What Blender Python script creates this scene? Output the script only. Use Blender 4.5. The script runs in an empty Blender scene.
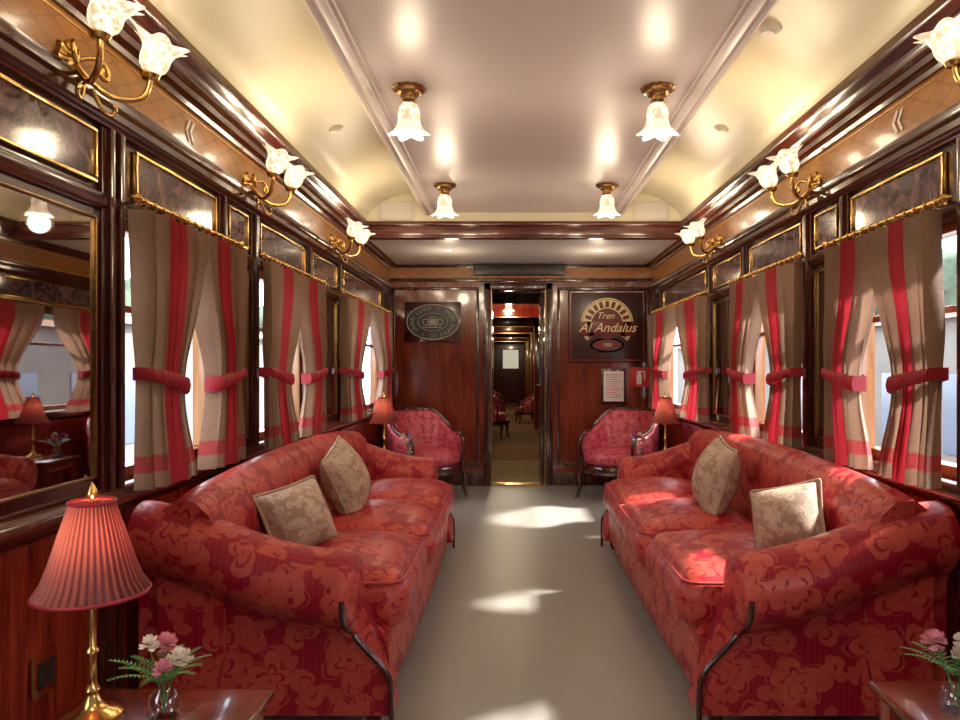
import bpy, bmesh, math, random
from mathutils import Vector, Matrix
pi=math.pi; sin=math.sin; cos=math.cos
random.seed(3)
C=.09; H=1.34
def wx(s,d): return C+s*(H-d)
YB=7.2; YF=-2.6; YBEAM=5.54

# ---------------------------------------------------------------- materials
def newmat(name):
    m=bpy.data.materials.new(name); m.use_nodes=True
    nt=m.node_tree; return m,nt,nt.nodes['Principled BSDF']
def setp(b,**k):
    for a,v in k.items():
        n=a.replace('_',' ')
        if n in b.inputs:
            s=b.inputs[n]
            if isinstance(v,(tuple,list)) and len(v)==3 and s.type=='RGBA': v=tuple(v)+(1,)
            s.default_value=v
def inp(nt,sock,v):
    if v is None: return
    if hasattr(v,'is_linked'): nt.links.new(v,sock)
    else:
        if isinstance(v,(tuple,list)) and len(v)==3 and sock.type=='RGBA': v=tuple(v)+(1,)
        sock.default_value=v
def mth(nt,op,a,b=None,c=None):
    n=nt.nodes.new('ShaderNodeMath'); n.operation=op
    inp(nt,n.inputs[0],a); inp(nt,n.inputs[1],b); inp(nt,n.inputs[2],c)
    return n.outputs[0]
def mixc(nt,f,a,b):
    n=nt.nodes.new('ShaderNodeMix'); n.data_type='RGBA'
    inp(nt,n.inputs[0],f); inp(nt,n.inputs[6],a); inp(nt,n.inputs[7],b); return n.outputs[2]
def coord(nt,kind='Object',scale=(1,1,1)):
    t=nt.nodes.new('ShaderNodeTexCoord'); m=nt.nodes.new('ShaderNodeMapping')
    m.inputs['Scale'].default_value=scale
    nt.links.new(t.outputs[kind],m.inputs[0]); return m.outputs[0]
def noise(nt,vec,scale,detail=4,rough=.5,dist=0):
    n=nt.nodes.new('ShaderNodeTexNoise'); nt.links.new(vec,n.inputs['Vector'])
    n.inputs['Scale'].default_value=scale; n.inputs['Detail'].default_value=detail
    n.inputs['Roughness'].default_value=rough; n.inputs['Distortion'].default_value=dist
    return n
def step(nt,v,lo,hi):
    n=nt.nodes.new('ShaderNodeMapRange'); n.interpolation_type='SMOOTHSTEP'
    nt.links.new(v,n.inputs[0]); n.inputs[1].default_value=lo; n.inputs[2].default_value=hi
    return n.outputs[0]
def bump(nt,b,h,st=.2,dist=.005):
    n=nt.nodes.new('ShaderNodeBump'); n.inputs['Strength'].default_value=st; n.inputs['Distance'].default_value=dist
    nt.links.new(h,n.inputs['Height']); nt.links.new(n.outputs[0],b.inputs['Normal'])
def plain(name,col,rough=.5,metal=0,var=.12,scale=20,**k):
    m,nt,b=newmat(name); setp(b,Roughness=rough,Metallic=metal,**k)
    v=coord(nt); n=noise(nt,v,scale)
    c2=tuple(max(0,c*(1-var*2)) for c in col); c1=tuple(min(1,c*(1+var)) for c in col)
    nt.links.new(mixc(nt,n.outputs[0],c2,c1),b.inputs['Base Color']); return m
def wood(name,c1,c2,sc=(9,9,.9),rough=.22,coat=.5):
    m,nt,b=newmat(name); setp(b,Roughness=rough,Coat_Weight=coat,Coat_Roughness=.06)
    v=coord(nt,'Object',sc)
    n=noise(nt,v,2.2,6,.6,1.2); n2=noise(nt,v,14,3,.6,.3)
    f=mth(nt,'ADD',mth(nt,'MULTIPLY',n.outputs[0],.75),mth(nt,'MULTIPLY',n2.outputs[0],.25))
    nt.links.new(mixc(nt,step(nt,f,.32,.68),c1,c2),b.inputs['Base Color']); return m

WOOD_D=wood('mahogany_dark',(.022,.005,.003),(.080,.014,.007),rough=.22)
WOOD_DY=wood('mahogany_dark_long',(.028,.006,.003),(.105,.019,.008),sc=(9,.9,9),rough=.22)
WOOD_R=wood('mahogany_red',(.11,.010,.005),(.30,.034,.015),rough=.18)
WOOD_P=wood('mahogany_panel',(.090,.011,.005),(.23,.038,.014),sc=(5,5,.7),rough=.18)
WOOD_O=wood('window_oak',(.20,.08,.025),(.36,.16,.05))
TABLE=wood('table_wood',(.07,.010,.005),(.22,.036,.015),sc=(2,9,9),rough=.2)
BRASS=plain('brass',(.75,.48,.16),.22,1,.1,30)
BRASS_D=plain('brass_antique',(.45,.27,.10),.3,1,.25,60)
BLACK=plain('black_lacquer',(.02,.018,.016),.3)
GOLD=plain('gold_leaf',(.75,.5,.2),.35,.8)
CREAM=plain('ceiling_cream',(.80,.75,.56),.33,0,.03,3,Coat_Weight=.25,Coat_Roughness=.2)
PANEL=plain('ceiling_panel',(.74,.67,.65),.36,0,.02,2,Coat_Weight=.2,Coat_Roughness=.3)
MOULD=plain('ceiling_mould',(.71,.65,.62),.35,0,.03,5)
LOWC=plain('ceiling_low',(.64,.62,.59),.35,0,.03,5)
WHITE=plain('white_plastic',(.8,.78,.72),.4,0,.03)
PAPER=plain('paper',(.75,.70,.66),.6,0,.05)
REDSIGN=plain('sign_red',(.6,.03,.03),.4)
STEM=plain('stem_green',(.08,.24,.04),.5)
PINK=plain('petal_pink',(.85,.3,.4),.6,0,.2,60)
PALE=plain('petal_pale',(.9,.78,.66),.6,0,.1,60)
PURP=plain('petal_purple',(.35,.1,.4),.6,0,.1,60)
GRND=plain('platform_stone',(.26,.25,.24),.8)
STONE=plain('station_stone',(.14,.13,.115),.8,0,.3,1)
BLUEW=plain('station_window',(.05,.075,.12),.15)
LEAFY=plain('tree_leaves',(.035,.06,.03),.8,0,.5,4)
MIRR,_n,_b=newmat('dark_mirror'); setp(_b,Metallic=1.0,Roughness=.02,Base_Color=(.30,.27,.27))
_v=coord(_n); _nn=noise(_n,_v,1.5); _n.links.new(mixc(_n,_nn.outputs[0],(.33,.29,.28),(.42,.37,.35)),_b.inputs['Base Color'])

def transom_mat():
    m,nt,b=newmat('transom_marquetry'); setp(b,Roughness=.12,Coat_Weight=.5,Coat_Roughness=.04)
    v=coord(nt); n=noise(nt,v,7,9,.7,2.0)
    c=mixc(nt,step(nt,n.outputs[0],.38,.66),(.035,.016,.018),(.25,.145,.135))
    nt.links.new(c,b.inputs['Base Color']); return m
TRANS=transom_mat()
def glass_mat(name,tint=(1,1,1),lo=.04,hi=.5):
    m,nt,b=newmat(name); nt.nodes.remove(b)
    o=nt.nodes['Material Output']; t=nt.nodes.new('ShaderNodeBsdfTransparent'); g=nt.nodes.new('ShaderNodeBsdfGlossy')
    g.inputs['Roughness'].default_value=.02; t.inputs[0].default_value=tuple(tint)+(1,)
    mx=nt.nodes.new('ShaderNodeMixShader'); fr=nt.nodes.new('ShaderNodeLayerWeight'); fr.inputs[0].default_value=.5
    f=mth(nt,'MULTIPLY_ADD',mth(nt,'POWER',fr.outputs['Facing'],4),hi,lo)
    nt.links.new(f,mx.inputs[0]); nt.links.new(t.outputs[0],mx.inputs[1]); nt.links.new(g.outputs[0],mx.inputs[2])
    nt.links.new(mx.outputs[0],o.inputs[0]); return m
WGLASS=glass_mat('window_glass',lo=.02,hi=.25)
VGLASS=glass_mat('vase_glass',(.88,.91,.91),.12,.7)

def damask(name,base,pat,stripe=True,sc=4.2,rough=.38,spec=.55):
    m,nt,b=newmat(name)
    v=coord(nt,'UV',(sc,sc,sc))
    nz=noise(nt,v,2.5,2)
    vm=nt.nodes.new('ShaderNodeVectorMath'); vm.operation='MULTIPLY_ADD'
    nt.links.new(nz.outputs[1],vm.inputs[0]); vm.inputs[1].default_value=(.2,.2,0); nt.links.new(v,vm.inputs[2])
    def flower(scale,rad,lobes,depth,rings,seed,rnd=.55):
        s=nt.nodes.new('ShaderNodeVectorMath'); s.operation='MULTIPLY_ADD'
        nt.links.new(vm.outputs[0],s.inputs[0]); s.inputs[1].default_value=(scale,scale,0); s.inputs[2].default_value=(seed,seed*.7,0)
        vo=nt.nodes.new('ShaderNodeTexVoronoi'); vo.voronoi_dimensions='2D'; vo.inputs['Scale'].default_value=1; vo.inputs['Randomness'].default_value=rnd
        nt.links.new(s.outputs[0],vo.inputs['Vector'])
        d=nt.nodes.new('ShaderNodeVectorMath'); d.operation='SUBTRACT'
        nt.links.new(s.outputs[0],d.inputs[0]); nt.links.new(vo.outputs['Position'],d.inputs[1])
        sp=nt.nodes.new('ShaderNodeSeparateXYZ'); nt.links.new(d.outputs[0],sp.inputs[0])
        sc_=nt.nodes.new('ShaderNodeSeparateColor'); nt.links.new(vo.outputs['Color'],sc_.inputs[0])
        th=mth(nt,'ADD',mth(nt,'ARCTAN2',sp.outputs[1],sp.outputs[0]),mth(nt,'MULTIPLY',sc_.outputs[0],6.28))
        r=vo.outputs['Distance']
        R=mth(nt,'MULTIPLY_ADD',mth(nt,'ABSOLUTE',mth(nt,'COSINE',mth(nt,'MULTIPLY',th,lobes))),depth,rad-depth)
        q=mth(nt,'DIVIDE',r,R)
        mask=mth(nt,'SUBTRACT',1,step(nt,q,.9,1.0))
        if rings:
            w=mth(nt,'ABSOLUTE',mth(nt,'SINE',mth(nt,'MULTIPLY',q,rings)))
            mask=mth(nt,'MULTIPLY',mask,step(nt,w,.3,.6))
        return mask
    f1=flower(1,.42,2.5,.20,7.5,0.3)
    f2=flower(1.7,.48,1,.42,6.2,4.1)
    f3=flower(2.6,.48,1,.42,0,9.3,.9)
    mask=mth(nt,'MAXIMUM',f1,mth(nt,'MAXIMUM',mth(nt,'MULTIPLY',f2,.9),mth(nt,'MULTIPLY',f3,.7)))
    uvs=nt.nodes.new('ShaderNodeTexCoord'); sp=nt.nodes.new('ShaderNodeSeparateXYZ'); nt.links.new(uvs.outputs['UV'],sp.inputs[0])
    st=mth(nt,'MULTIPLY_ADD',mth(nt,'SINE',mth(nt,'MULTIPLY',sp.outputs[0],330)),.5,.5)
    if stripe:
        bc=mixc(nt,mth(nt,'MULTIPLY',st,.45),base,tuple(c*.45 for c in base))
    else: bc=mixc(nt,0,base,base)
    big=noise(nt,v,.8,3)
    col=mixc(nt,mth(nt,'MULTIPLY',mask,mth(nt,'MULTIPLY_ADD',big.outputs[0],.8,.35)),bc,pat)
    nt.links.new(col,b.inputs['Base Color'])
    nt.links.new(mth(nt,'MULTIPLY_ADD',mask,-.1,rough+.05),b.inputs['Roughness'])
    setp(b,Specular_IOR_Level=spec,Specular_Tint=(1,.75,.7))
    fine=noise(nt,v,60,2)
    bump(nt,b,mth(nt,'ADD',mth(nt,'MULTIPLY',fine.outputs[0],.4),mask),.2,.003)
    return m
SOFAF=damask('red_damask',(.32,.003,.018),(.52,.085,.055),sc=4.0,rough=.38,spec=.45)
CHAIRF=damask('rose_stripe_fabric',(.38,.012,.04),(.55,.12,.13),sc=9)
PILF=damask('beige_damask',(.34,.225,.155),(.57,.43,.32),False,sc=9,rough=.5)

def curtain_mat():
    m,nt,b=newmat('curtain_cloth'); setp(b,Roughness=.7,Sheen_Weight=.1)
    t=nt.nodes.new('ShaderNodeTexCoord'); sp=nt.nodes.new('ShaderNodeSeparateXYZ'); nt.links.new(t.outputs['UV'],sp.inputs[0])
    u,v=sp.outputs[0],sp.outputs[1]
    def band(x,a,b_): return mth(nt,'MULTIPLY',step(nt,x,a-.005,a+.005),mth(nt,'SUBTRACT',1,step(nt,x,b_-.005,b_+.005)))
    vec=coord(nt,'Object',(1,1,1)); n=noise(nt,vec,90,3); n2=noise(nt,coord(nt,'Object',(1,1,.2)),25,3)
    bei=mixc(nt,n.outputs[0],(.22,.125,.078),(.42,.265,.175))
    bei=mixc(nt,mth(nt,'MULTIPLY',n2.outputs[0],.5),bei,(.30,.18,.115))
    red=mixc(nt,n.outputs[0],(.33,.012,.025),(.50,.035,.05))
    f=mth(nt,'MAXIMUM',band(u,.34,.66),mth(nt,'MULTIPLY',band(v,.88,.94),.8))
    col=mixc(nt,f,bei,red)
    nt.links.new(col,b.inputs['Base Color'])
    tr=nt.nodes.new('ShaderNodeBsdfTranslucent'); nt.links.new(col,tr.inputs[0])
    mx=nt.nodes.new('ShaderNodeMixShader'); mx.inputs[0].default_value=.3
    nt.links.new(b.outputs[0],mx.inputs[1]); nt.links.new(tr.outputs[0],mx.inputs[2]); nt.links.new(mx.outputs[0],nt.nodes['Material Output'].inputs[0])
    bump(nt,b,n.outputs[0],.3,.003)
    return m
CURT=curtain_mat()
TIE=plain('tieback_red',(.40,.015,.035),.5,0,.2,80)
def shade_mat():
    m,nt,b=newmat('lampshade_silk')
    t=nt.nodes.new('ShaderNodeTexCoord'); sp=nt.nodes.new('ShaderNodeSeparateXYZ'); nt.links.new(t.outputs['UV'],sp.inputs[0])
    w=mth(nt,'MULTIPLY_ADD',mth(nt,'SINE',mth(nt,'MULTIPLY',sp.outputs[0],2*pi*40)),.5,.5)
    col=mixc(nt,w,(.12,.012,.016),(.44,.13,.11)); nt.links.new(col,b.inputs['Base Color']); setp(b,Roughness=.6)
    tr=nt.nodes.new('ShaderNodeBsdfTranslucent'); nt.links.new(col,tr.inputs[0])
    mx=nt.nodes.new('ShaderNodeMixShader'); mx.inputs[0].default_value=.35
    nt.links.new(b.outputs[0],mx.inputs[1]); nt.links.new(tr.outputs[0],mx.inputs[2]); nt.links.new(mx.outputs[0],nt.nodes['Material Output'].inputs[0])
    return m
SHADE=shade_mat()
def emis(name,col,st,base=(.9,.85,.75),lo=.55,sc=45):
    m=plain(name,base,.4,0,.04,40); b=m.node_tree.nodes['Principled BSDF']
    nt=m.node_tree; v=coord(nt); n=noise(nt,v,sc,3)
    c=mixc(nt,step(nt,n.outputs[0],.35,.65),(col[0]*lo,col[1]*lo*.85,col[2]*lo*.65),col); nt.links.new(c,b.inputs['Emission Color']); b.inputs['Emission Strength'].default_value=st
    return m
FROST=emis('frosted_glass_lit',(1,.87,.64),1.0,(.75,.68,.56),.38,60)
BULB=emis('bulb_lit',(1,.8,.5),10)
def frieze_mat():
    m,nt,b=newmat('marquetry_frieze'); setp(b,Roughness=.3,Coat_Weight=.4,Coat_Roughness=.1)
    v=coord(nt,'UV',(1,1,1)); sp=nt.nodes.new('ShaderNodeSeparateXYZ'); nt.links.new(v,sp.inputs[0])
    a=mth(nt,'SINE',mth(nt,'MULTIPLY',sp.outputs[0],42)); bb=mth(nt,'SINE',mth(nt,'MULTIPLY',sp.outputs[1],84))
    k=mth(nt,'ABSOLUTE',mth(nt,'ADD',a,bb)); f=mth(nt,'SUBTRACT',1,step(nt,k,.12,.35))
    n=noise(nt,coord(nt,'Object',(1,1,1)),8,5)
    base=mixc(nt,n.outputs[0],(.27,.095,.018),(.50,.21,.042))
    nt.links.new(mixc(nt,mth(nt,'MULTIPLY',f,.45),base,(.16,.05,.012)),b.inputs['Base Color']); return m
FRIEZE=frieze_mat()
def carpet_mat(name,c1,c2,sc=140,rough=.4,spec=.5):
    m,nt,b=newmat(name); setp(b,Roughness=rough,Specular_IOR_Level=spec)
    v=coord(nt); n=noise(nt,v,sc,3); n2=noise(nt,v,1.5,3)
    c=mixc(nt,mth(nt,'MULTIPLY_ADD',n2.outputs[0],.5,mth(nt,'MULTIPLY',n.outputs[0],.5)),c1,c2)
    nt.links.new(c,b.inputs['Base Color']); bump(nt,b,n.outputs[0],.25,.003); return m
CARPET=carpet_mat('carpet_greige',(.225,.207,.175),(.35,.33,.29),rough=.33)
CARPET2=carpet_mat('carpet_gold',(.16,.085,.03),(.38,.22,.08),25,.8,.2)

# ---------------------------------------------------------------- geometry helpers
def link(o,parent=None):
    bpy.context.scene.collection.objects.link(o)
    if parent: o.parent=parent
    return o
def empty(name,loc=(0,0,0),rot=(0,0,0),parent=None,scale=1):
    e=bpy.data.objects.new(name,None); e.location=loc; e.rotation_euler=rot; e.empty_display_size=.05
    e.scale=(scale,)*3
    return link(e,parent)
def finish(name,bm,mat,parent=None,smooth=True,uv=None,loc=None,rot=None,recalc=True):
    if recalc: bmesh.ops.recalc_face_normals(bm,faces=bm.faces[:])
    lay=bm.loops.layers.uv.new('UVMap')
    if uv is None:
        for f in bm.faces:
            n=f.normal; ax=max(range(3),key=lambda i:abs(n[i]))
            for l in f.loops:
                c=l.vert.co
                l[lay].uv=((c.y,c.z),(c.x,c.z),(c.y,c.x))[ax]
    else:
        bm.verts.index_update()
        for f in bm.faces:
            for l in f.loops: l[lay].uv=uv[l.vert.index]
    me=bpy.data.meshes.new(name); bm.to_mesh(me); bm.free()
    mats=mat if isinstance(mat,list) else [mat]
    for m in mats: me.materials.append(m)
    if smooth:
        me.shade_smooth(); me.set_sharp_from_angle(angle=math.radians(42))
    o=bpy.data.objects.new(name,me)
    if loc: o.location=loc
    if rot: o.rotation_euler=rot
    return link(o,parent)
def boxes(name,lst,mat,parent=None,bev=0,loc=None,rot=None):
    bm=bmesh.new()
    for lo,hi in lst:
        lo,hi=[min(a,b) for a,b in zip(lo,hi)],[max(a,b) for a,b in zip(lo,hi)]
        t=bmesh.new(); bmesh.ops.create_cube(t,size=1)
        for v in t.verts:
            v.co=Vector([(lo[i]+hi[i])/2+v.co[i]*(hi[i]-lo[i]) for i in range(3)])
        if bev: bmesh.ops.bevel(t,geom=t.edges[:],offset=bev,segments=2,affect='EDGES',profile=.6)
        tmp=bpy.data.meshes.new('t'); t.to_mesh(tmp); t.free(); bm.from_mesh(tmp); bpy.data.meshes.remove(tmp)
    return finish(name,bm,mat,parent,smooth=bev>0,loc=loc,rot=rot)
def box(name,lo,hi,mat,parent=None,bev=0,**k): return boxes(name,[(lo,hi)],mat,parent,bev,**k)
def grid(name,rows,mat,parent=None,closed=False,caps=False,uv=True,**k):
    bm=bmesh.new(); R=[[bm.verts.new(p) for p in r] for r in rows]; n=len(rows[0]); uvs=[]
    for i in range(len(rows)):
        for j in range(n): uvs.append((j/(n if closed else n-1),i/(len(rows)-1)))
    for i in range(len(rows)-1):
        for j in range(n if closed else n-1):
            a,b,c,d=R[i][j],R[i][(j+1)%n],R[i+1][(j+1)%n],R[i+1][j]
            try: bm.faces.new((a,b,c,d))
            except: pass
    if caps: bm.faces.new(R[0]); bm.faces.new(R[-1])
    return finish(name,bm,mat,parent,uv=uvs if uv else None,**k)
def lathe(name,prof,mat,parent=None,segs=32,lob=0,amp=None,**k):
    rows=[]
    N=segs
    for i,(r,z) in enumerate(prof):
        row=[]
        for j in range(N):
            a=2*pi*j/N; rr=r; zz=z
            if lob and amp and amp[i]: 
                rr=r*(1+amp[i]*cos(lob*a)); zz=z+amp[i]*r*.35*cos(lob*a)
            row.append((rr*cos(a),rr*sin(a),zz))
        rows.append(row)
    return grid(name,rows,mat,parent,closed=True,**k)
def tube(name,pts,r,mat,parent=None,cyc=False,res=6,**k):
    cu=bpy.data.curves.new(name,'CURVE'); cu.dimensions='3D'; cu.bevel_depth=r; cu.bevel_resolution=3; cu.resolution_u=res; cu.use_fill_caps=True
    sp=cu.splines.new('NURBS' if len(pts)>2 else 'POLY'); sp.points.add(len(pts)-1)
    for i,p in enumerate(pts): sp.points[i].co=tuple(p)+(1,)
    if len(pts)>2: sp.order_u=3; sp.use_endpoint_u=True
    sp.use_cyclic_u=cyc
    cu.materials.append(mat); o=bpy.data.objects.new(name,cu)
    for a,v in k.items(): setattr(o,a,v)
    return link(o,parent)
def extrude_y(name,prof,s,y0,y1,mat,parent=None,smooth=True):
    rows=[[(wx(s,d),y,z) for d,z in prof] for y in (y0,y1)]
    bm=bmesh.new(); R=[[bm.verts.new(p) for p in r] for r in rows]; n=len(prof)
    for j in range(n): bm.faces.new((R[0][j],R[0][(j+1)%n],R[1][(j+1)%n],R[1][j]))
    bm.faces.new(R[0]); bm.faces.new(R[1])
    return finish(name,bm,mat,parent,smooth=smooth)
def puff(name,size,r,pf,mat,parent=None,cuts=14,pinch=0,**k):
    hx,hy,hz=[a/2 for a in size]
    bm=bmesh.new(); bmesh.ops.create_cube(bm,size=2); bmesh.ops.subdivide_edges(bm,edges=bm.edges[:],cuts=cuts,use_grid_fill=True)
    for v in bm.verts:
        a,b,c=v.co
        p=Vector((a*hx,b*hy,c*hz))
        q=Vector([max(-(h-r),min(h-r,x)) for x,h in zip(p,(hx,hy,hz))]); d=p-q
        if d.length>1e-6: p=q+d.normalized()*r
        w=(1-a*a)*(1-b*b); p.z+=pf*w*(1 if c>0 else -1)*abs(c)
        if pinch:
            e=max(0,(1-a**4)*(1-b**4))**.5; p.z*=e*.95+.05
            p.x*=1-pinch*(1-b*b)*.5*abs(a); p.y*=1-pinch*(1-a*a)*.5*abs(b)
        v.co=p
    return finish(name,bm,mat,parent,**k)

# ---------------------------------------------------------------- room shell
WIN=[(2.28,3.02),(3.48,4.32),(5.15,6.78),(.15,1.05),(-1.7,-.6)]  # last two openings are out of view, added to let in more daylight
WZ0,WZ1=.82,1.66
T=.09
for s,nm in ((-1,'left'),(1,'right')):
    X0,X1=wx(s,0),wx(s,-T)
    L=[((X0,YF,0),(X1,YB+.1,WZ0)),((X0,YF,WZ1),(X1,YB+.1,2.6))]
    ys=sorted(WIN); cur=YF
    for a,b in ys: L.append(((X0,cur,WZ0),(X1,a,WZ1))); cur=b
    L.append(((X0,cur,WZ0),(X1,YB+.1,WZ1)))
    boxes('wall_'+nm,L,WOOD_R)
    t=empty('trim_%d'%(1 if s<0 else 2))
    extrude_y('cornice',[(0,2.15),(.045,2.15),(.05,2.165),(.075,2.175),(.08,2.195),(.105,2.20),(.11,2.22),(.12,2.235),(.14,2.245),(.15,2.265),(.15,2.29),(0,2.29)],s,YF,YB,WOOD_DY,t)
    extrude_y('frieze_band',[(0,1.985),(.03,1.985),(.03,2.15),(0,2.15)],s,YF,YB,FRIEZE,t,False)
    extrude_y('frieze_rail',[(0,1.90),(.03,1.905),(.035,1.92),(.05,1.93),(.052,1.95),(.065,1.958),(.07,1.975),(.07,1.988),(0,1.988)],s,YF,YB,WOOD_DY,t)
    extrude_y('transom_rail',[(0,1.655),(.02,1.655),(.03,1.67),(.03,1.70),(.015,1.71),(0,1.71)],s,YF,YB,WOOD_DY,t)
    extrude_y('sill_rail',[(0,.73),(.02,.73),(.045,.75),(.05,.78),(.04,.80),(.02,.815),(0,.815)],s,YF,YB,WOOD_DY,t)
    extrude_y('skirting',[(0,0),(.03,0),(.03,.1),(.018,.13),(0,.13)],s,YF,YB,WOOD_DY,t)
    extrude_y('frieze_gold_line',[(.028,2.005),(.034,2.005),(.034,2.009),(.028,2.009)],s,YF,YB,GOLD,t,False)
    extrude_y('frieze_gold_line_top',[(.028,2.132),(.034,2.132),(.034,2.136),(.028,2.136)],s,YF,YB,GOLD,t,False)
    edges=[]
    for a,b in WIN: edges+= [a-.035,b+.035]
    edges+=[2.19,1.28,YB-.04,3.43]
    bmL=[]
    for e in edges:
        bmL.append(((wx(s,0),e-.035,.13),(wx(s,.022),e+.035,1.905)))
        bmL.append(((wx(s,0),e-.014,.13),(wx(s,.038),e+.014,1.905)))
    boxes('pilasters',bmL,WOOD_D,t,bev=.006)
    L=[((wx(s,-.001),YF,1.70),(wx(s,.008),YB,1.91))]
    for a,b in ((1.28,2.24),(3.02,3.48),(4.32,5.15),(6.78,YB)): L.append(((wx(s,-.001),a,.80),(wx(s,.008),b,1.70)))
    boxes('upper_panelling',L,WOOD_D,t)
    def framed(name,ya,yb,za,zb,m,fm=BRASS_D,fw=.012,d=.01):
        r=empty(name,(wx(s,d),(ya+yb)/2,(za+zb)/2)); hy=(yb-ya)/2; hz=(zb-za)/2
        box('pane',(0,-hy,-hz),(-s*.006,hy,hz),m,r)
        boxes('frame',[((0,-hy-fw,-hz-fw),(-s*.016,hy+fw,-hz)),((0,-hy-fw,hz),(-s*.016,hy+fw,hz+fw)),((0,-hy-fw,-hz),(-s*.016,-hy,hz)),((0,hy,-hz),(-s*.016,hy+fw,hz))],fm,r,bev=.003)
    for a,b in ((1.36,2.12),(3.13,3.34),(4.44,5.03)):
        framed('wall_mirror',a,b,.86,1.62,MIRR,BRASS_D,.006)
    for a,b in ((1.36,2.12),(2.36,2.98),(3.13,3.34),(3.52,4.26),(4.44,5.03),(5.25,6.7),(.2,1.0),(-1.6,-.7)):
        framed('transom_panel',a,b,1.735,1.875,TRANS,BRASS,.01)
wi=0
for s in (-1,1):
    for a,b in WIN:
        wi+=1; r=empty('window_%d'%wi,(wx(s,-.045),(a+b)/2,(WZ0+WZ1)/2)); hy=(b-a)/2; hz=(WZ1-WZ0)/2; w=.035
        boxes('frame',[((-.03,-hy,-hz),(.03,hy,-hz+w)),((-.03,-hy,hz-w),(.03,hy,hz)),((-.03,-hy,-hz+w),(.03,-hy+w,hz-w)),((-.03,hy-w,-hz+w),(.03,hy,hz-w)),((-.02,-hy+w,hz-.3),(.02,hy-w,hz-.275))],WOOD_O,r,bev=.004)
        bm=bmesh.new(); vs=[bm.verts.new(p) for p in ((0,-hy+w,-hz+w),(0,hy-w,-hz+w),(0,hy-w,hz-w),(0,-hy+w,hz-w))]; bm.faces.new(vs)
        finish('glass',bm,WGLASS,r,smooth=False)
box('floor',(wx(-1,-T),YF-.1,-.1),(wx(1,-T),YB,0),CARPET)
cl=empty('ceiling')
PW=.715
boxes('centre_panel',[((C-PW,YF,2.37),(C+PW,YBEAM,2.42))],PANEL,cl)
for s in (-1,1):
    rows=[]
    for y in (YF,YBEAM):
        row=[(C+s*1.36,y,2.285),(C+s*1.215,y,2.285)]
        for i in range(1,17):
            a=pi/2*i/16; row.append((C+s*(.74+.475*cos(a)),y,2.285+.245*sin(a)))
        row.append((C+s*.68,y,2.53)); rows.append(row)
    grid('cove_%d'%(1 if s<0 else 2),rows,CREAM,cl,uv=False,recalc=False)
    def mp(k): return C+s*k
    prof=[(PW+.045,2.372),(PW+.045,2.35),(PW+.03,2.34),(PW+.02,2.352),(PW+.005,2.352),(PW-.005,2.335),(PW-.02,2.345),(PW-.03,2.36),(PW-.045,2.36),(PW-.05,2.372)]
    grid('mould_%d'%(1 if s<0 else 2),[[(mp(k),y,z) for k,z in prof] for y in (YF,YBEAM)],MOULD,cl,uv=False)
    box('edge_%d'%(1 if s<0 else 2),(mp(PW),YF,2.37),(mp(PW+.045),YBEAM,2.55),CREAM,cl)
box('low_ceiling',(wx(-1,0),YBEAM,2.2),(wx(1,0),YB,2.26),LOWC,cl)
box('roof',(wx(-1,-T),YF,2.6),(wx(1,-T),YB+.1,2.66),WHITE,cl)
lun=empty('wall_lunette',(C,YBEAM,0))
box('plaster',(-1.33,0,2.24),(1.33,.04,2.6),CREAM,lun)
for s in (-1,1):
    boxes('vent_frame',[((s*.98-.14,-.012,2.31),(s*.98+.14,0,2.46))],MOULD,lun,bev=.004)
    boxes('vent_slats',[((s*.98-.11,-.016,2.33+i*.018),(s*.98+.11,-.008,2.34+i*.018)) for i in range(6)],WHITE,lun)
bt=empty('trim_3',(C,YBEAM,0))
boxes('beam',[((-1.33,-.03,2.185),(1.33,.04,2.275)),((-1.33,-.05,2.262),(1.33,.05,2.295)),((-1.33,-.045,2.165),(1.33,.045,2.19))],wood('mahogany_beam',(.05,.006,.004),(.14,.020,.010),sc=(.9,9,9)),bt,bev=.008)
DX0,DX1,DZ=-.21,.335,1.95
boxes('wall_back',[((wx(-1,0),YB,0),(DX0,YB+.08,2.3)),((DX1,YB,0),(wx(1,0),YB+.08,2.3)),((DX0,YB,DZ),(DX1,YB+.08,2.3))],WOOD_P)
bt=empty('trim_4',(0,YB,0))
box('frieze',(wx(-1,0),-.02,2.06),(wx(1,0),0,2.2),FRIEZE,bt)
boxes('frieze_rails',[((wx(-1,0),-.04,2.035),(wx(1,0),0,2.065)),((wx(-1,0),-.05,2.17),(wx(1,0),0,2.2)),((wx(-1,0),-.03,0),(DX0-.07,0,.12)),((DX1+.07,-.03,0),(wx(1,0),0,.12))],WOOD_D,bt,bev=.006)
def fr(x0,x1,z0,z1,w=.03,d=.014):
    return [((x0,-d,z0),(x1,0,z0+w)),((x0,-d,z1-w),(x1,0,z1)),((x0,-d,z0+w),(x0+w,0,z1-w)),((x1-w,-d,z0+w),(x1,0,z1-w))]
boxes('panel_frames',fr(-1.2,-.33,.2,1.98)+fr(.45,1.38,.2,1.98),WOOD_D,bt,bev=.004)
dr=empty('door_1',(0,YB,0))
boxes('casing',[((DX0-.07,-.035,0),(DX0,.1,DZ+.07)),((DX1,-.035,0),(DX1+.07,.1,DZ+.07)),((DX0-.07,-.035,DZ),(DX1+.07,.1,DZ+.07))],WOOD_D,dr,bev=.008)
boxes('brass_edge',[((DX0,-.04,0),(DX0+.008,.1,DZ)),((DX1-.008,-.04,0),(DX1,.1,DZ))],BRASS_D,dr)
box('leaf',(DX1-.05,.1,.01),(DX1-.012,.62,DZ-.02),WOOD_D,dr,bev=.004)
box('leaf_glass',(DX1-.054,.2,1.0),(DX1-.05,.52,1.8),MIRR,dr)
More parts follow.
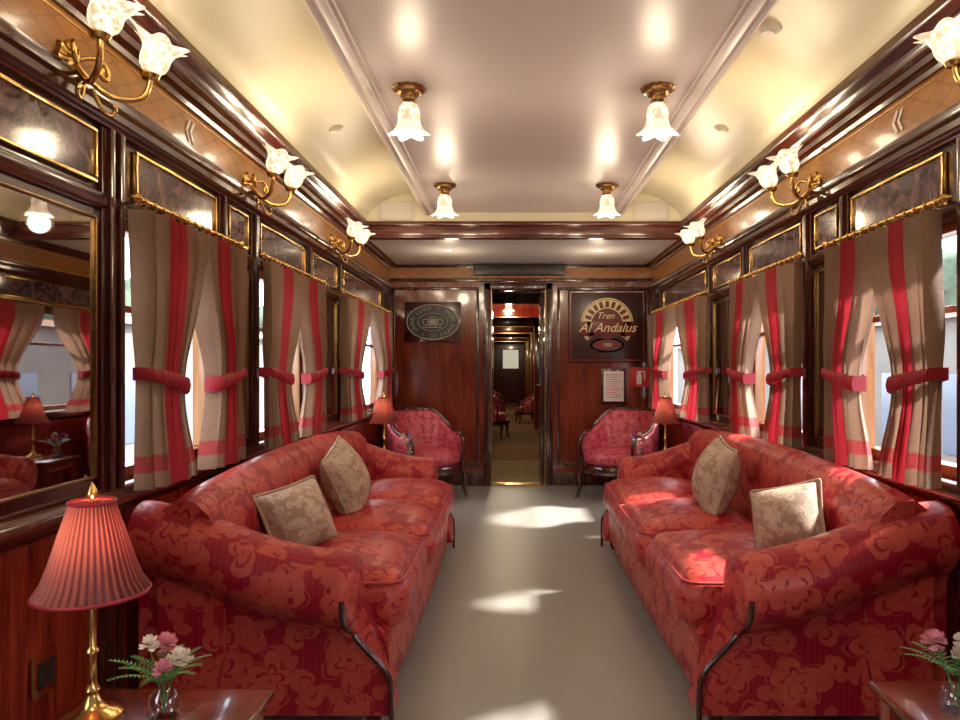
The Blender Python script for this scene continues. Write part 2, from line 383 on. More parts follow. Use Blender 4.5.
tube('handle',[(DX1-.05,.16,1.0),(DX1-.1,.16,1.0),(DX1-.1,.26,1.0)],.009,BRASS,dr)
box('threshold',(DX0,-.05,0),(DX1,.1,.012),BRASS,dr)
box('wall_front',(wx(-1,-T),YF-.1,0),(wx(1,-T),YF,2.6),WOOD_R)
# ---- corridor & next saloon
cor=empty('wall_corridor')
boxes('vestibule_sides',[((DX0-.12,YB+.08,0),(DX0-.03,9.1,2.1)),((DX1+.03,YB+.08,0),(DX1+.12,9.1,2.1))],WOOD_D,cor)
boxes('saloon_walls',[((-.95,9.1,0),(-.9,24,2.3)),((.62,9.1,0),(.67,24,2.3)),((-.95,24,0),(.67,24.05,2.3))],WOOD_R,cor)
boxes('saloon_front',[((-.95,9.05,0),(DX0-.03,9.12,2.3)),((DX1+.03,9.05,0),(.67,9.12,2.3)),((DX0-.1,9.05,1.98),(DX1+.1,9.12,2.3))],WOOD_D,cor)
L=[]
for i in range(5):
    y=11+i*2.6; L+= [((-.9,y,0),(-.55,y+.06,2.2)),((.3+.12,y,0),(.62,y+.06,2.2)),((-.9,y,1.95),(.62,y+.06,2.2))]
boxes('saloon_arches',L,WOOD_R,cor,bev=.01)
L=[]
for i in range(5):
    y=11+i*2.6-.012; L+= [((-.56,y,.1),(-.548,y+.02,1.95)),((.41,y,.1),(.422,y+.02,1.95)),((-.56,y,1.94),(.42,y+.02,1.952))]
boxes('gilt_lines',L,BRASS,cor)
boxes('floor_corridor',[((-.95,YB,-.1),(.67,9.1,0))],carpet_mat('mat_beige',(.50,.35,.14),(.75,.56,.25),140,.8,.2))
boxes('floor_saloon',[((-.95,9.1,-.1),(.67,24.05,0))],CARPET2)
boxes('ceiling_corridor',[((-.95,YB+.08,2.1),(.67,9.1,2.2)),((-.95,9.1,2.2),(.67,24.05,2.3))],CREAM)
ew=empty('window_20',(-.05,23.98,1.45)); boxes('frame',fr(-.3,.3,-.35,.35,.04,.02),WOOD_O,ew,bev=.004)
box('pane',(-.26,-.004,-.31),(.26,0,.31),emis('daylit_pane',(.9,.85,.7),.5),ew)

# ---------------------------------------------------------------- sofa
def smooth(a,b,x):
    t=max(0,min(1,(x-a)/(b-a))); return t*t*(3-2*t)
def sofa(s,y0,L,dd=0):
    root=empty('sofa',(wx(s,dd),y0,0))
    P=lambda u,v,z:(-s*u,v,z)
    um=lambda z:.72+.14*(1-smooth(.17,.38,z))
    prof=[(.135,.07),(.13,.4),(.13,.60),(.135,.70),(.15,.76),(.19,.79),(.245,.785),(.29,.745),(.318,.67),(.33,.56),(.34,.42),(.34,.28),(.3,.07)]
    rows=[]
    n=24
    for i in range(n+1):
        t=i/n; hump=.055*sin(pi*t)**.6-.03
        rows.append([P(u,.06+(L-.12)*t,z+(hump*smooth(.45,.75,z))) for u,z in prof])
    grid('backrest',rows,SOFAF,root,closed=True,caps=True,uv=False)
    ZF=.592; U0=.062-dd*.6
    for e in (0,1):
        V=(lambda v:v) if e==0 else (lambda v:L-v)
        rows=[]; M=14
        r=.113
        for i in range(M+1):
            t=i/M; zt=.75-(.75-ZF)*smooth(0,1,t)**.8
            rr=r*(1+.10*t); zc=zt-rr; vc=.112-.012*t
            sec=[(.082,.07),(.082,.2),(.078,max(.27,zc-rr-.03))]
            for k in range(15):
                a=math.radians(240-k*(250/14)); sec.append((vc+rr*cos(a),zc+rr*sin(a)))
            sec+=[(.222,.36),(.225,.3),(.225,.07)]
            rows.append([P(U0+(um(z)-U0)*t,V(v),z) for v,z in sec])
        last=rows[-1]
        nr=last[3:18]; cy=sum(p[1] for p in nr)/15; cz=sum(p[2] for p in nr)/15
        for off,k in ((.022,.93),(.036,.75),(.042,.45)):
            nose=[]
            for j,p in enumerate(last):
                if 3<=j<=17: nose.append((p[0]-s*off,(p[1]-cy)*k+cy,(p[2]-cz)*k+cz))
                else: nose.append((p[0]-s*off*.25,p[1],p[2]))
            rows.append(nose)
        grid('arm_%d'%(e+1),rows,SOFAF,root,closed=True,caps=True,uv=False)
        rr=r*1.10; zc=ZF-rr; vc=.100
        pts=[]
        for a in (180,195,210,225,238):
            a=math.radians(a); pts.append(P(.732,V(vc+rr*1.01*cos(a)),zc+rr*1.01*sin(a)))
        for z in (.345,.315,.285,.255,.225,.19,.15,.10,.05,0.0): pts.append(P(um(z)+.008,V(.070),z))
        tube('arm_trim_%d'%(e+1),pts,.009,WOOD_D,root)
    rows=[]
    for i in range(17):
        t=i/16; v=.19+(L-.38)*t; b=.02*sin(pi*t)
        rows.append([P(.15,v,.07),P(.15,v,.31),P(.80+b,v,.31),P(.835+b,v,.285),P(.84+b,v,.2),P(.84+b,v,.09),P(.83+b,v,.07)])
    grid('seat_base',rows,SOFAF,root,closed=True,caps=True,uv=False)
    w=(L-.44)/3
    for i in range(3):
        b=.04 if i==1 else .022
        vv=.22+w*(i+.5)
        puff('seat_cushion_%d'%(i+1),(.60,w-.008,.20),.09,.055,SOFAF,root,cuts=20,loc=P(.57+b,vv,.368))
        hx,hy,rc=.283,w/2-.018,.06
        q=[]
        for cx_,cy_,seq in ((1,1,(0,30,60,90)),(-1,1,(90,60,30,0)),(-1,-1,(0,30,60,90)),(1,-1,(90,60,30,0))):
            for da in seq:
                a=math.radians(da); q.append(P(.57+b+cx_*(hx-rc+rc*cos(a)),vv+cy_*(hy-rc+rc*sin(a)),.444))
        tube('piping_%d'%(i+1),q,.006,SOFAF,root,cyc=True)
    for i,v in enumerate((.13,L*.5,L-.13)):
        for j,u in enumerate((.2,.8)):
            lathe('foot_%d_%d'%(i+1,j+1),[(.001,0),(.016,0),(.022,.02),(.03,.06),(.03,.09),(.001,.09)],WOOD_D,root,segs=12,loc=P(u,v,0))
    return root
sofa(-1,2.21,2.56,.0); sofa(1,2.21,2.61,-.03)

def pillow(loc,rot,sz=.37):
    r=empty('throw_pillow',loc,rot)
    puff('cover',(sz,sz,.1),.03,.055,PILF,r,cuts=16,pinch=.12)
    h=sz/2*.985
    pts=[(a*h,b*h,0) for a,b in ((-1,-1),(1,-1),(1,1),(-1,1))]
    q=[]
    for i in range(4):
        p0=Vector(pts[i]); p1=Vector(pts[(i+1)%4])
        for f in (.0,.08,.3,.5,.7,.92):
            p=p0.lerp(p1,f); k=1-.12*.5*(1-(2*f-1)**2); q.append((p.x*k,p.y*k,0))
    tube('piping',q,.005,PILF,r,cyc=True)
def rotm(s,lean,yaw,roll):
    M=Matrix.Rotation(yaw,3,'Z')@Matrix.Rotation(-s*(pi/2-lean),3,'Y')@Matrix.Rotation(roll,3,'Z')
    return M.to_euler()
pillow((wx(-1,.44),2.72,.605),rotm(-1,.38,-.70,.18),.28)
pillow((wx(-1,.45),3.46,.64),rotm(-1,.35,-.10,.28),.35)
pillow((wx(1,.42),2.64,.615),rotm(1,.38,.70,.30),.28)
pillow((wx(1,.45),3.46,.65),rotm(1,.28,-.02,-.12),.36)

# ---------------------------------------------------------------- armchair
def armchair(loc,yaw,scale=1):
    root=empty('armchair',loc,(0,0,yaw),scale=scale)
    def shell(name,mat,fz0,fz1,ro,th,nn=28,A=118):
        rows=[]
        for i in range(nn+1):
            t=math.radians(-A+2*A*i/nn); z0,z1=fz0(t),fz1(t)
            row=[]
            for (k,z) in ((0,z0),(0,z1-.03),(.25,z1-.005),(.5,z1),(.75,z1-.005),(1,z1-.03),(1,z0)):
                R=ro-th*k; flare=.03*(z-.3)
                row.append(((R+flare)*sin(t)*1.0,(R+flare)*cos(t)*.98,z))
            rows.append(row)
        return grid(name,rows,mat,root,closed=True,caps=True,uv=False)
    top=lambda t:.58+.20*smooth(-.25,.75,cos(t))
    shell('upholstered_back',CHAIRF,lambda t:.30,top,.34,.08)
    pts=[]
    for i in range(25):
        t=math.radians(-120+240*i/24); z=top(t)+.006; R=.31+.03*(z-.3)
        pts.append((R*sin(t),R*cos(t)*.98,z))
    f=pts[0]; l=pts[-1]
    pts=[(f[0]*1.02,f[1]-.03,.30),(f[0]*1.06,f[1]-.05,.46),(f[0]*1.05,f[1]-.03,.55)]+pts+[(l[0]*1.05,l[1]-.03,.55),(l[0]*1.06,l[1]-.05,.46),(l[0]*1.02,l[1]-.03,.30)]
    tube('wood_frame',pts,.016,WOOD_D,root)
    def outline(k,z):
        o=[]
        for i in range(32):
            t=2*pi*i/32; x=.335*k*sin(t); y=.33*k*cos(t)
            if y<0: x=math.copysign(min(.3*k,abs(x)*1.1),x)
            o.append((x,y,z))
        return o
    grid('seat_rail',[outline(.99,.24),outline(1.0,.25),outline(1.0,.30),outline(.98,.31)],WOOD_D,root,closed=True,caps=True,uv=False)
    grid('seat_cushion',[outline(.8,.30),outline(.9,.33),outline(.92,.38),outline(.86,.42),outline(.6,.44),outline(.2,.45)],CHAIRF,root,closed=True,caps=True,uv=False)
    for i,(x,y) in enumerate(((-.24,-.24),(.24,-.24),(-.2,.24),(.2,.24))):
        fx=math.copysign(1,x); fy=math.copysign(1,y)
        bm_pts=[(x,y,.27,.03),(x+fx*.02,y+fy*.02,.2,.026),(x+fx*.01,y+fy*.01,.1,.016),(x+fx*.025,y+fy*.025,.03,.014),(x+fx*.04,y+fy*.04,0.0,.018)]
        rows=[[(px+r*cos(a*pi/5),py+r*sin(a*pi/5),pz) for a in range(10)] for px,py,pz,r in bm_pts]
        grid('leg_%d'%(i+1),rows,WOOD_D,root,closed=True,caps=True,uv=False)
armchair((-.79,6.50,0),math.radians(46)); armchair((.97,6.50,0),math.radians(-46))
for x,y in ((-.38,11.9),(-.45,14.4),(-.5,17.2)): armchair((x,y,0),math.radians(80))
armchair((.33,15.2,0),math.radians(-80),.8)

# ---------------------------------------------------------------- tables, lamps, flowers
def side_table(loc,wx_,wy_,h):
    r=empty('side_table',loc); a,b=wx_/2,wy_/2
    box('top',(-a,-b,h-.022),(a,b,h),TABLE,r,bev=.007)
    boxes('apron',[((-a+.03,-b+.03,h-.085),(a-.03,b-.03,h-.022))],WOOD_R,r,bev=.003)
    box('shelf',(-a+.03,-b+.03,.12),(a-.03,b-.03,.135),TABLE,r,bev=.003)
    i=0
    for x in (-1,1):
        for y in (-1,1):
            i+=1; px,py=x*(a-.04),y*(b-.04)
            rows=[[(px+q*rr,py+w*rr,z) for q,w in ((-1,-1),(1,-1),(1,1),(-1,1))] for z,rr in ((0,.011),(h-.08,.02),(h-.022,.02))]
            grid('leg_%d'%i,rows,WOOD_R,r,closed=True,caps=True,uv=False)
def table_lamp(loc,power=5,k=1):
    r=empty('table_lamp',loc,scale=k)
    lathe('base',[(.001,0),(.058,0),(.058,.008),(.05,.014),(.03,.02),(.018,.035),(.012,.05),(.016,.06),(.01,.072),(.0085,.13),(.014,.14),(.0085,.15),(.0085,.235),(.018,.245),(.018,.28),(.001,.29)],BRASS,r,segs=28)
    prof=[(.042,.455),(.043,.445),(.050,.42),(.058,.395),(.068,.36),(.080,.32),(.092,.287),(.104,.268),(.108,.26)]
    rows=[]
    N=240
    for pr,z in prof:
        rows.append([((pr*(1+.035*cos(40*2*pi*j/N)))*cos(2*pi*j/N),(pr*(1+.035*cos(40*2*pi*j/N)))*sin(2*pi*j/N),z) for j in range(N)])
    grid('shade',rows,SHADE,r,closed=True)
    for nm,rad,z in (('trim_bottom',.110,.261),('trim_top',.044,.450)):
        tube(nm,[(rad*cos(a*pi/8),rad*sin(a*pi/8),z) for a in range(16)],.004,TIE,r,cyc=True)
    tube('stem_top',[(0,0,.28),(0,0,.475)],.003,BRASS,r)
    boxes('spider',[((-.042,-.0015,.447),(.042,.0015,.45)),((-.0015,-.042,.447),(.0015,.042,.45))],BRASS,r)
    lathe('finial',[(.001,.455),(.007,.458),(.012,.466),(.009,.476),(.004,.484),(.001,.49)],BRASS,r,segs=16)
    lathe('bulb',[(.001,.29),(.012,.295),(.022,.325),(.02,.345),(.001,.36)],emis('lamp_bulb_glow',(1,.75,.45),3),r,segs=16)
    l=bpy.data.lights.new('lamp_light','POINT'); l.energy=power; l.color=(1,.74,.45); l.shadow_soft_size=.02
    o=bpy.data.objects.new('lamp_light',l); o.location=(0,0.0,.375); link(o,r)
def blossom(name,c,rad,mat,parent):
    bm=bmesh.new()
    for i in range(46):
        th=random.uniform(0,2*pi); ph=random.uniform(-.35,1.45)
        d=Vector((cos(th)*cos(ph),sin(th)*cos(ph),sin(ph))); 
        side=d.cross(Vector((0,0,1.01))).normalized(); up=side.cross(d)
        b=Vector(c)+d*rad*.25; k=rad*random.uniform(.8,1.05); w=rad*.42
        v=[bm.verts.new(p) for p in (b,b+d*k*.6+side*w,b+d*k+side*w*.5+up*w*.3,b+d*k*.9-up*w*.15,b+d*k-side*w*.5+up*w*.3,b+d*k*.6-side*w)]
        bm.faces.new(v)
    finish(name,bm,mat,parent,recalc=False,smooth=False)
def flowers(loc,k=1,cols=(PINK,PALE,PINK),fern=True,seed=1):
    random.seed(seed)
    r=empty('flower_vase',loc,scale=k)
    lathe('vase',[(.001,0),(.028,0),(.034,.01),(.036,.03),(.028,.05),(.016,.065),(.017,.075),(.026,.085)],VGLASS,r,segs=24)
    for i,m in enumerate(cols):
        a=i*2*pi/len(cols)+.4; d=.028+.012*(i%2); h=.115+.02*((i*7)%3)
        p=(d*cos(a),d*sin(a),h)
        tube('stem_%d'%(i+1),[(0,0,.01),(p[0]*.3,p[1]*.3,.07),(p[0],p[1],h)],.0018,STEM,r)
        blossom('blossom_%d'%(i+1),p,.024 if i<2 else .018,m,r)
    bm=bmesh.new()
    for i in range(12):
        a=i*2*pi/12+random.uniform(-.2,.2); Lh=random.uniform(.08,.12)
        for j in range(1,14):
            t=j/14; c=Vector((cos(a)*Lh*t,sin(a)*Lh*t,.075+.09*t-.05*t*t)); w=.02*(1-t)+.004
            sd=Vector((-sin(a),cos(a),0)); fw=Vector((cos(a),sin(a),.2))
            for sg in (-1,1):
                v=[bm.verts.new(p) for p in (c,c+sd*sg*w*.5+fw*.004,c+sd*sg*w+fw*.010,c+fw*.006)]
                bm.faces.new(v)
    finish('fern_leaves',bm,STEM,r,recalc=False,smooth=False)
side_table((-.745,1.43,0),.41,.42,.45)
side_table((1.05,1.45,0),.44,.46,.45)
table_lamp((-.875,1.5,.45),.8)
flowers((-.725,1.5,.45),1.0,(PALE,PINK,PALE,PINK),seed=4)
flowers((.945,1.53,.45),1.0,(PALE,PINK,PALE),seed=8)
side_table((-.93,5.35,0),.5,.42,.5); side_table((1.11,5.35,0),.5,.42,.5)
table_lamp((-.97,5.45,.5),.9); table_lamp((1.16,5.45,.5),.9)
flowers((-.78,5.42,.5),1.1,(PINK,PALE,PURP),seed=5); flowers((.96,5.42,.5),1.1,(PINK,PURP,PALE),seed=6)

# ---------------------------------------------------------------- curtains
def wfun(v):
    return 1-.37*smooth(.08,.6,v)+.20*smooth(.66,1,v)
def curtain(s,yo,W,dirn,ph):
    r=empty('curtain',(wx(s,.082),yo,0))
    nu,nv=90,36; z0,z1=1.68,.79
    def fold(u,v):
        nf=6.5
        amp=.038*(1-.30*smooth(.4,.62,v)+.2*smooth(.66,1,v))
        return amp*sin(u*2*pi*nf+ph+.4*sin(3*v+ph))+.22*amp*sin(u*2*pi*2.3+ph*2)+.012*sin(pi*u)*smooth(.3,.62,v)
    def P(u,v):
        w=W*wfun(v)
        ridge=.012*W*sin(u*4*pi*6.5+2*ph)
        return (-s*fold(u,v),dirn*(w*u+ridge)+.006*sin(7*v+ph),z0+(z1-z0)*v)
    grid('cloth',[[P(j/nu,i/nv) for j in range(nu+1)] for i in range(nv+1)],CURT,r,recalc=False)
    rows=[]
    for dv,o in ((-.034,-.004),(-.025,.004),(0,.008),(.025,.004),(.034,-.004)):
        row=[]
        for j in range(41):
            u=j/40; v=.585+dv*(1-.35*(1-u))+.05*u
            w=W*wfun(.62)
            row.append((-s*(.024+.40*fold(u,.62)+.010*sin(pi*u)+o),dirn*(-.008+(w+.016)*u),z0+(z1-z0)*v))
        rows.append(row)
    full=[]
    for row in rows:
        back=[(s*.03+.0,p[1],p[2]) for p in reversed(row)]
        full.append(row+back)
    grid('tieback',full,TIE,r,closed=True,uv=False)
def rod(s,a,b):
    r=empty('curtain_rod',(wx(s,.082),(a+b)/2,1.705)); h=(b-a)/2
    tube('bar',[(0,-h,0),(0,h,0)],.009,BRASS,r)
    for i,q in enumerate((-1,1)):
        lathe('finial_%d'%(i+1),[(.001,-.02),(.012,-.016),(.018,0),(.012,.014),(.006,.02),(.001,.034)],BRASS,r,segs=14,loc=(0,q*h,0),rot=(-q*pi/2,0,0))
        tube('bracket_%d'%(i+1),[(s*.080,q*(h-.06),0),(0,q*(h-.06),0)],.006,BRASS_D,r)
    for i in range(int((b-a)/.06)):
        y=-h+.04+i*.06
        tube('ring_%d'%(i+1),[(.016*cos(k*pi/3),y,.018*sin(k*pi/3)-.006) for k in range(6)],.0028,BRASS,r,cyc=True,res=3)
for s in (-1,1):
    for i,(a,b) in enumerate(((2.27,3.06),(3.40,4.42),(4.98,6.92))):
        rod(s,a-.03,b+.03)
        W=(b-a)/2-.01 if i<2 else .86
        curtain(s,a+.01,W,1,i*1.3+s); curtain(s,b-.01,W,-1,i*2.1+2+s)

# ---------------------------------------------------------------- lights
def shade_mesh(name,parent,k=1,loc=(0,0,0),rot=(0,0,0),tall=1,wide=1):
    prof=[(.014,0),(.028,.006),(.042,.022),(.047,.042),(.046,.060),(.052,.080),(.066,.096),(.080,.104),(.075,.100),(.058,.088)]
    amp=[0,.03,.06,.07,.07,.10,.14,.19,.19,.1]
    return lathe(name,[(r*k*wide,z*k*tall) for r,z in prof],FROST,parent,segs=72,lob=6,amp=amp,loc=loc,rot=rot,uv=False)
def pt(name,loc,e,parent,col=(1,.81,.57),r=.06):
    l=bpy.data.lights.new(name,'POINT'); l.energy=e; l.color=col; l.shadow_soft_size=r
    o=bpy.data.objects.new(name,l); o.location=loc; link(o,parent)
def ceiling_lamp(x,y,z=2.37,e=6):
    r=empty('ceiling_lamp',(x,y,z))
    lathe('rose',[(.001,0),(.070,0),(.072,-.008),(.064,-.016),(.05,-.02),(.045,-.032),(.03,-.04),(.028,-.055),(.034,-.062),(.03,-.07),(.001,-.07)],BRASS_D,r,segs=48,lob=12,amp=[0,.04,.05,.04,.02,0,0,0,0,0,0])
    shade_mesh('glass_shade',r,1.08,(0,0,-.055),(pi,0,0),1.25,.88)
    lathe('bulb',[(.001,-.07),(.014,-.075),(.022,-.10),(.017,-.122),(.001,-.13)],BULB,r,segs=16)
    pt('lamp_light',(0,0,-.25),e,r)
for x in (-.44,.62):
    for y in (3.07,4.7): ceiling_lamp(x,y,e=4.5)
    ceiling_lamp(x,.9,e=6.5)  # unseen pair added overhead to brighten the near sofa arms
for y in (10.5,14.5,19): ceiling_lamp(-.05,y,2.2,12)
def sconce(s,y,e=6):
    r=empty('wall_sconce',(wx(s,.03),y,1.995))
    lathe('backplate',[(.001,.03),(.02,.028),(.03,.018),(.05,.012),(.055,.0),(.001,0)],BRASS,r,segs=40,lob=8,amp=[0,0,.05,.1,.12,0],loc=(0,0,.02),rot=(0,-s*pi/2,0))
    X=lambda d:-s*d
    for i,q in enumerate((-1,1)):
        q*=.88
        tube('arm_%d'%(i+1),[(X(.02),0,.02),(X(.07),q*.03,-.05),(X(.12),q*.09,-.06),(X(.165),q*.14,-.03),(X(.165),q*.145,.03)],.0085,BRASS,r)
        tube('scroll_%d'%(i+1),[(X(.03),q*.01,.03),(X(.05),q*.06,.06),(X(.07),q*.10,.03),(X(.07),q*.08,-.01),(X(.06),q*.055,.01),(X(.065),q*.07,.025)],.007,BRASS,r)
        tube('curl_%d'%(i+1),[(X(.06),q*.02,-.045),(X(.07),q*.05,-.10),(X(.08),q*.10,-.10),(X(.09),q*.10,-.07),(X(.085),q*.08,-.075)],.006,BRASS,r)
        lathe('cup_%d'%(i+1),[(.001,.0),(.022,.004),(.028,.016),(.016,.03),(.001,.03)],BRASS,r,segs=20,loc=(X(.165),q*.145,.02))
        shade_mesh('glass_shade_%d'%(i+1),r,.90,(X(.165),q*.145,.04),(0,-s*.35,0),1.05)
        lathe('bulb_%d'%(i+1),[(.001,.0),(.012,.005),(.02,.03),(.016,.05),(.001,.06)],BULB,r,segs=14,loc=(X(.17),q*.145,.06))
        pt('lamp_light_%d'%(i+1),(X(.25),q*.145,.15),e,r)
for s in (-1,1):
    for y in (1.97 if s<0 else 1.88,3.3,4.85): sconce(s,y,1.6)

# ---------------------------------------------------------------- wall signs etc.
pq=empty('oval_plaque',(-.79,YB-.017,1.63))
box('board',(-.28,-.010,-.20),(.28,0,.20),WOOD_D,pq,bev=.004)
def ellipse(name,rx,rz,r,y,mat,parent,n=24,x=0,z=0): return tube(name,[(x+rx*cos(a*2*pi/n),y,z+rz*sin(a*2*pi/n)) for a in range(n)],r,mat,parent,cyc=True)
SILV=plain('silver_grey',(.36,.34,.29),.5,0)
def disc(name,rx,rz,y,mat,parent,x=0,z=0,th=.004):
    rows=[[(x+rx*k*cos(a*pi/24),y-t,z+rz*k*sin(a*pi/24)) for a in range(48)] for k,t in ((1,0),(1,th),(.001,th))]
    return grid(name,rows,mat,parent,closed=True,uv=False)
disc('oval_field',.265,.18,-.010,BLACK,pq,th=.008)
ellipse('rim',.26,.175,.008,-.018,SILV,pq)
ellipse('rim_inner',.15,.09,.004,-.018,SILV,pq)
def text(name,body,size,loc,mat,parent,ext=.001,shear=0):
    c=bpy.data.curves.new(name,'FONT'); c.body=body; c.size=size; c.extrude=ext; c.align_x='CENTER'; c.align_y='CENTER'; c.shear=shear
    c.materials.append(mat); o=bpy.data.objects.new(name,c); o.location=loc; o.rotation_euler=(pi/2,0,0); return link(o,parent)
tx='GRAND LUXE * TREN EXPRESO * '
for i,ch in enumerate(tx):
    if ch==' ': continue
    a=pi/2-2*pi*i/len(tx)+2.2
    o=text('letter_%d'%(i+1),ch,.055,(.205*cos(a),-.02,.132*sin(a)),SILV,pq); o.rotation_euler=(pi/2,-(a-pi/2),0)
for x,z,w in ((0,0,.05),(-.07,0,.03),(.07,0,.03)):
    ellipse('crest',w,w*1.1,.006,-.02,SILV,pq,x=x,z=z,n=10)
boxes('crest_bar',[((-.1,-.022,-.06),(.1,-.016,-.05)),((-.03,-.022,-.03),(.03,-.016,.03))],SILV,pq)

em=empty('emblem_plaque',(.945,YB-.017,1.59))
box('board',(-.385,-.016,-.36),(.385,0,.36),plain('plaque_brown',(.045,.013,.011),.3),em,bev=.006)
boxes('board_border',[((a[0][0],a[0][1]-.015,a[0][2]),(a[1][0],a[1][1]-.012,a[1][2])) for a in fr(-.37,.37,-.345,.345,.012,.006)],WOOD_R,em)
def horseshoe(name,R,r,y,mat,a0=-40,a1=220,th=.005,cz=.02):
    rows=[]
    for i in range(49):
        a=math.radians(a0+(a1-a0)*i/48); rows.append([(R*cos(a),y,cz+R*sin(a)),(R*cos(a),y-th,cz+R*sin(a)),(r*cos(a),y-th,cz+r*sin(a)),(r*cos(a),y,cz+r*sin(a))])
    return grid(name,rows,mat,em,closed=True,caps=True,uv=False)
DKR=plain('plaque_red',(.16,.012,.014),.35)
GOLD2=plain('gold_paint',(.95,.76,.40),.5,0)
horseshoe('ring_gold',.26,.155,-.016,GOLD2)
horseshoe('ring_line',.248,.242,-.021,DKR,th=.002)
disc('centre_field',.15,.15,-.016,DKR,em,z=.02)
for i in range(15):
    a=math.radians(-34+i*248/14); o=box('slot_%d'%(i+1),(.165,-.004,-.018),(.228,0,.018),DKR,em,loc=(0,-.022,.02)); o.rotation_euler=(0,-a,0)
box('scroll_field',(-.28,-.026,-.10),(.28,-.016,.045),DKR,em,bev=.003)
disc('foot_shape',.17,.075,-.014,GOLD2,em,z=-.19,th=.002); disc('foot_inner',.145,.055,-.017,DKR,em,z=-.19,th=.002)
text('title','Al Andalus',.13,(0,-.028,-.02),GOLD2,em,shear=.4)
text('subtitle','Tren',.09,(-.02,-.024,.1),GOLD2,em,shear=.4)
text('year','1985',.05,(0,-.022,-.19),GOLD2,em)
nf=empty('framed_notice',(1.01,YB-.017,.99))
box('frame',(-.125,-.018,-.175),(.125,0,.175),WOOD_D,nf,bev=.005); box('paper',(-.1,-.02,-.15),(.1,-.016,.15),PAPER,nf)
boxes('print_lines',[((-.08,-.0215,.11-i*.022),(.08-(i%3)*.02,-.0198,.116-i*.022)) for i in range(11)],REDSIGN,nf)
fs=empty('fire_extinguisher_sign',(1.27,YB-.017,1.08))
box('plate',(-.1,-.006,-.1),(.1,0,.1),REDSIGN,fs,bev=.002)
boxes('pictogram',[((-.03,-.009,-.07),(.02,-.005,.03)),((-.02,-.009,.03),(.01,-.005,.05)),((-.03,-.009,.05),(.05,-.005,.062)),((.045,-.009,-.03),(.055,-.005,.06))],WHITE,fs)
av=empty('air_vent',(.07,YB-.06,2.14))
boxes('housing',[((-.45,-.08,-.05),(.45,.03,.05))],BLACK,av,bev=.006); boxes('slats',[((-.43,-.09,-.035+i*.018),(.43,-.075,-.03+i*.018)) for i in range(5)],WOOD_D,av)
d=empty('smoke_detector',(wx(1,.42),2.82,2.523),(0,math.radians(10),0)); lathe('body',[(.001,-.04),(.025,-.04),(.032,-.028),(.045,-.022),(.05,-.01),(.05,.01)],WHITE,d,segs=28)
for x,y,z,a in ((wx(-1,.30),3.9,2.475,-30),(wx(1,.30),3.9,2.475,30)):
    d=empty('cove_light',(x,y,z),(0,math.radians(a),0)); lathe('light_disc',[(.001,-.008),(.03,-.008),(.042,-.004),(.045,.006)],CREAM,d,segs=24)  # plain unlit discs for the small round cove lights
for x in (-.55,.75):
    d=empty('recessed_downlight',(x,6.3,2.2)); lathe('ring',[(.02,-.003),(.045,-.006),(.05,0)],WHITE,d,segs=24); lathe('lens',[(.001,-.002),(.022,-.002)],BULB,d,segs=16)
    pt('lamp_light',(0,0,-.25),3.5,d)
po=empty('power_outlet',(wx(-1,.005),1.91,.37))
box('plate',(0,-.05,-.055),(.008,.05,.055),BRASS,po,bev=.003); box('socket',(.008,-.032,-.035),(.013,.032,.035),BLACK,po,bev=.003)
for s,y in ((-1,2.73),(1,2.6)):
    a=empty('chevron_sign',(wx(s,.032),y,2.07))
    for k in (0,1):
        o=.035*k
        rows=[[(0,o+0,0+.04),(0,o+.016,.04),(-s*.002,o+.016,.04),(-s*.002,o,.04)],[(0,o+.026,0),(0,o+.042,0),(-s*.002,o+.042,0),(-s*.002,o+.026,0)],[(0,o,-.04),(0,o+.016,-.04),(-s*.002,o+.016,-.04),(-s*.002,o,-.04)]]
        # chevrons on both sides point towards the far door (right) / towards the entrance (left)
        rows=[[(p[0],-p[1]+.03 if s<0 else p[1]-.03,p[2]) for p in rr] for rr in rows]
        grid('chevron_%d'%(k+1),rows,WHITE,a,closed=True,caps=True,uv=False)

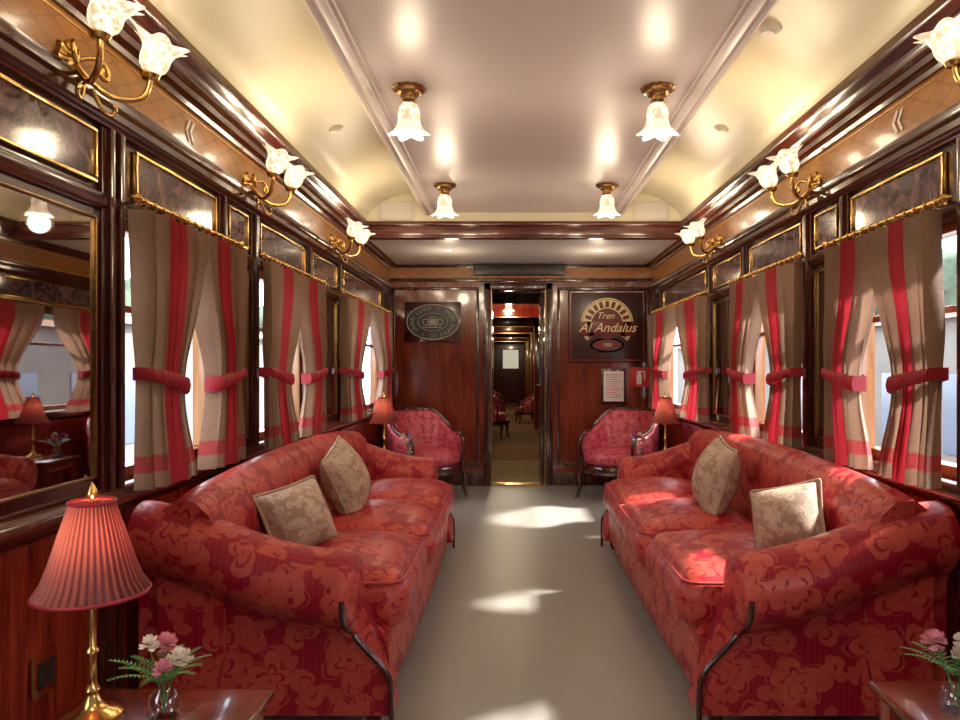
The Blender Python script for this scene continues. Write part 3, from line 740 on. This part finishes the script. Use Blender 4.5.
# outside: platform, low station buildings and trees
box('ground_platform',(-40,-30,-1.2),(40,60,-1.15),GRND)
for s in (-1,1):
    b=empty('station_building',(s*9,8,-1.15))
    box('facade',(-.3,-22,0),(.3,30,3.3),STONE,b)
    boxes('windows',[((-s*.33,-21+i*2.4,.6),(-s*.29,-19.9+i*2.4,2.2)) for i in range(20)],BLUEW,b)
    box('roof_edge',(-.5,-22,3.3),(.5,30,3.45),WOOD_O,b)
    random.seed(11+s)
    tr=empty('tree_row',(s*11.5,8,-1.15))
    bm=bmesh.new()
    for i in range(22):
        t=bmesh.new(); bmesh.ops.create_icosphere(t,subdivisions=3,radius=1)
        R=random.uniform(1.1,1.7); c=Vector((random.uniform(-.5,.5),-20+i*2.3+random.uniform(-.5,.5),random.uniform(3.2,3.8)))
        for v in t.verts:
            v.co=c+v.co*R*(1+.18*sin(v.co.x*9+i)*cos(v.co.y*8)+.12*random.random())
        tmp=bpy.data.meshes.new('t'); t.to_mesh(tmp); t.free(); bm.from_mesh(tmp); bpy.data.meshes.remove(tmp)
    finish('foliage',bm,LEAFY,tr)
    boxes('trunks',[((-.12,-20+i*2.3-.12,0),(.12,-20+i*2.3+.12,3.3)) for i in range(22)],WOOD_O,tr)

sd=bpy.data.lights.new('sun','SUN'); sd.energy=15; sd.angle=math.radians(4.5); sd.color=(1,.97,.94)
so=bpy.data.objects.new('sun',sd); so.rotation_euler=Vector((-1,-.22,-1.0)).to_track_quat('-Z','Y').to_euler(); so.location=(6,3,6); link(so)
w=bpy.data.worlds.new('World'); bpy.context.scene.world=w; w.use_nodes=True
bg=w.node_tree.nodes['Background']; bg.inputs[0].default_value=(.86,.91,1,1); bg.inputs[1].default_value=6.0
cd=bpy.data.cameras.new('camera'); cd.sensor_width=36; cd.lens=27; cd.shift_x=-.0335; cd.shift_y=.0075; cd.clip_start=.02
co=bpy.data.objects.new('camera',cd); co.location=(0,0,1.18); co.rotation_euler=(pi/2,0,0); link(co)
bpy.context.scene.camera=co
bpy.context.scene.view_settings.view_transform='Standard'
bpy.context.scene.view_settings.exposure=0.50
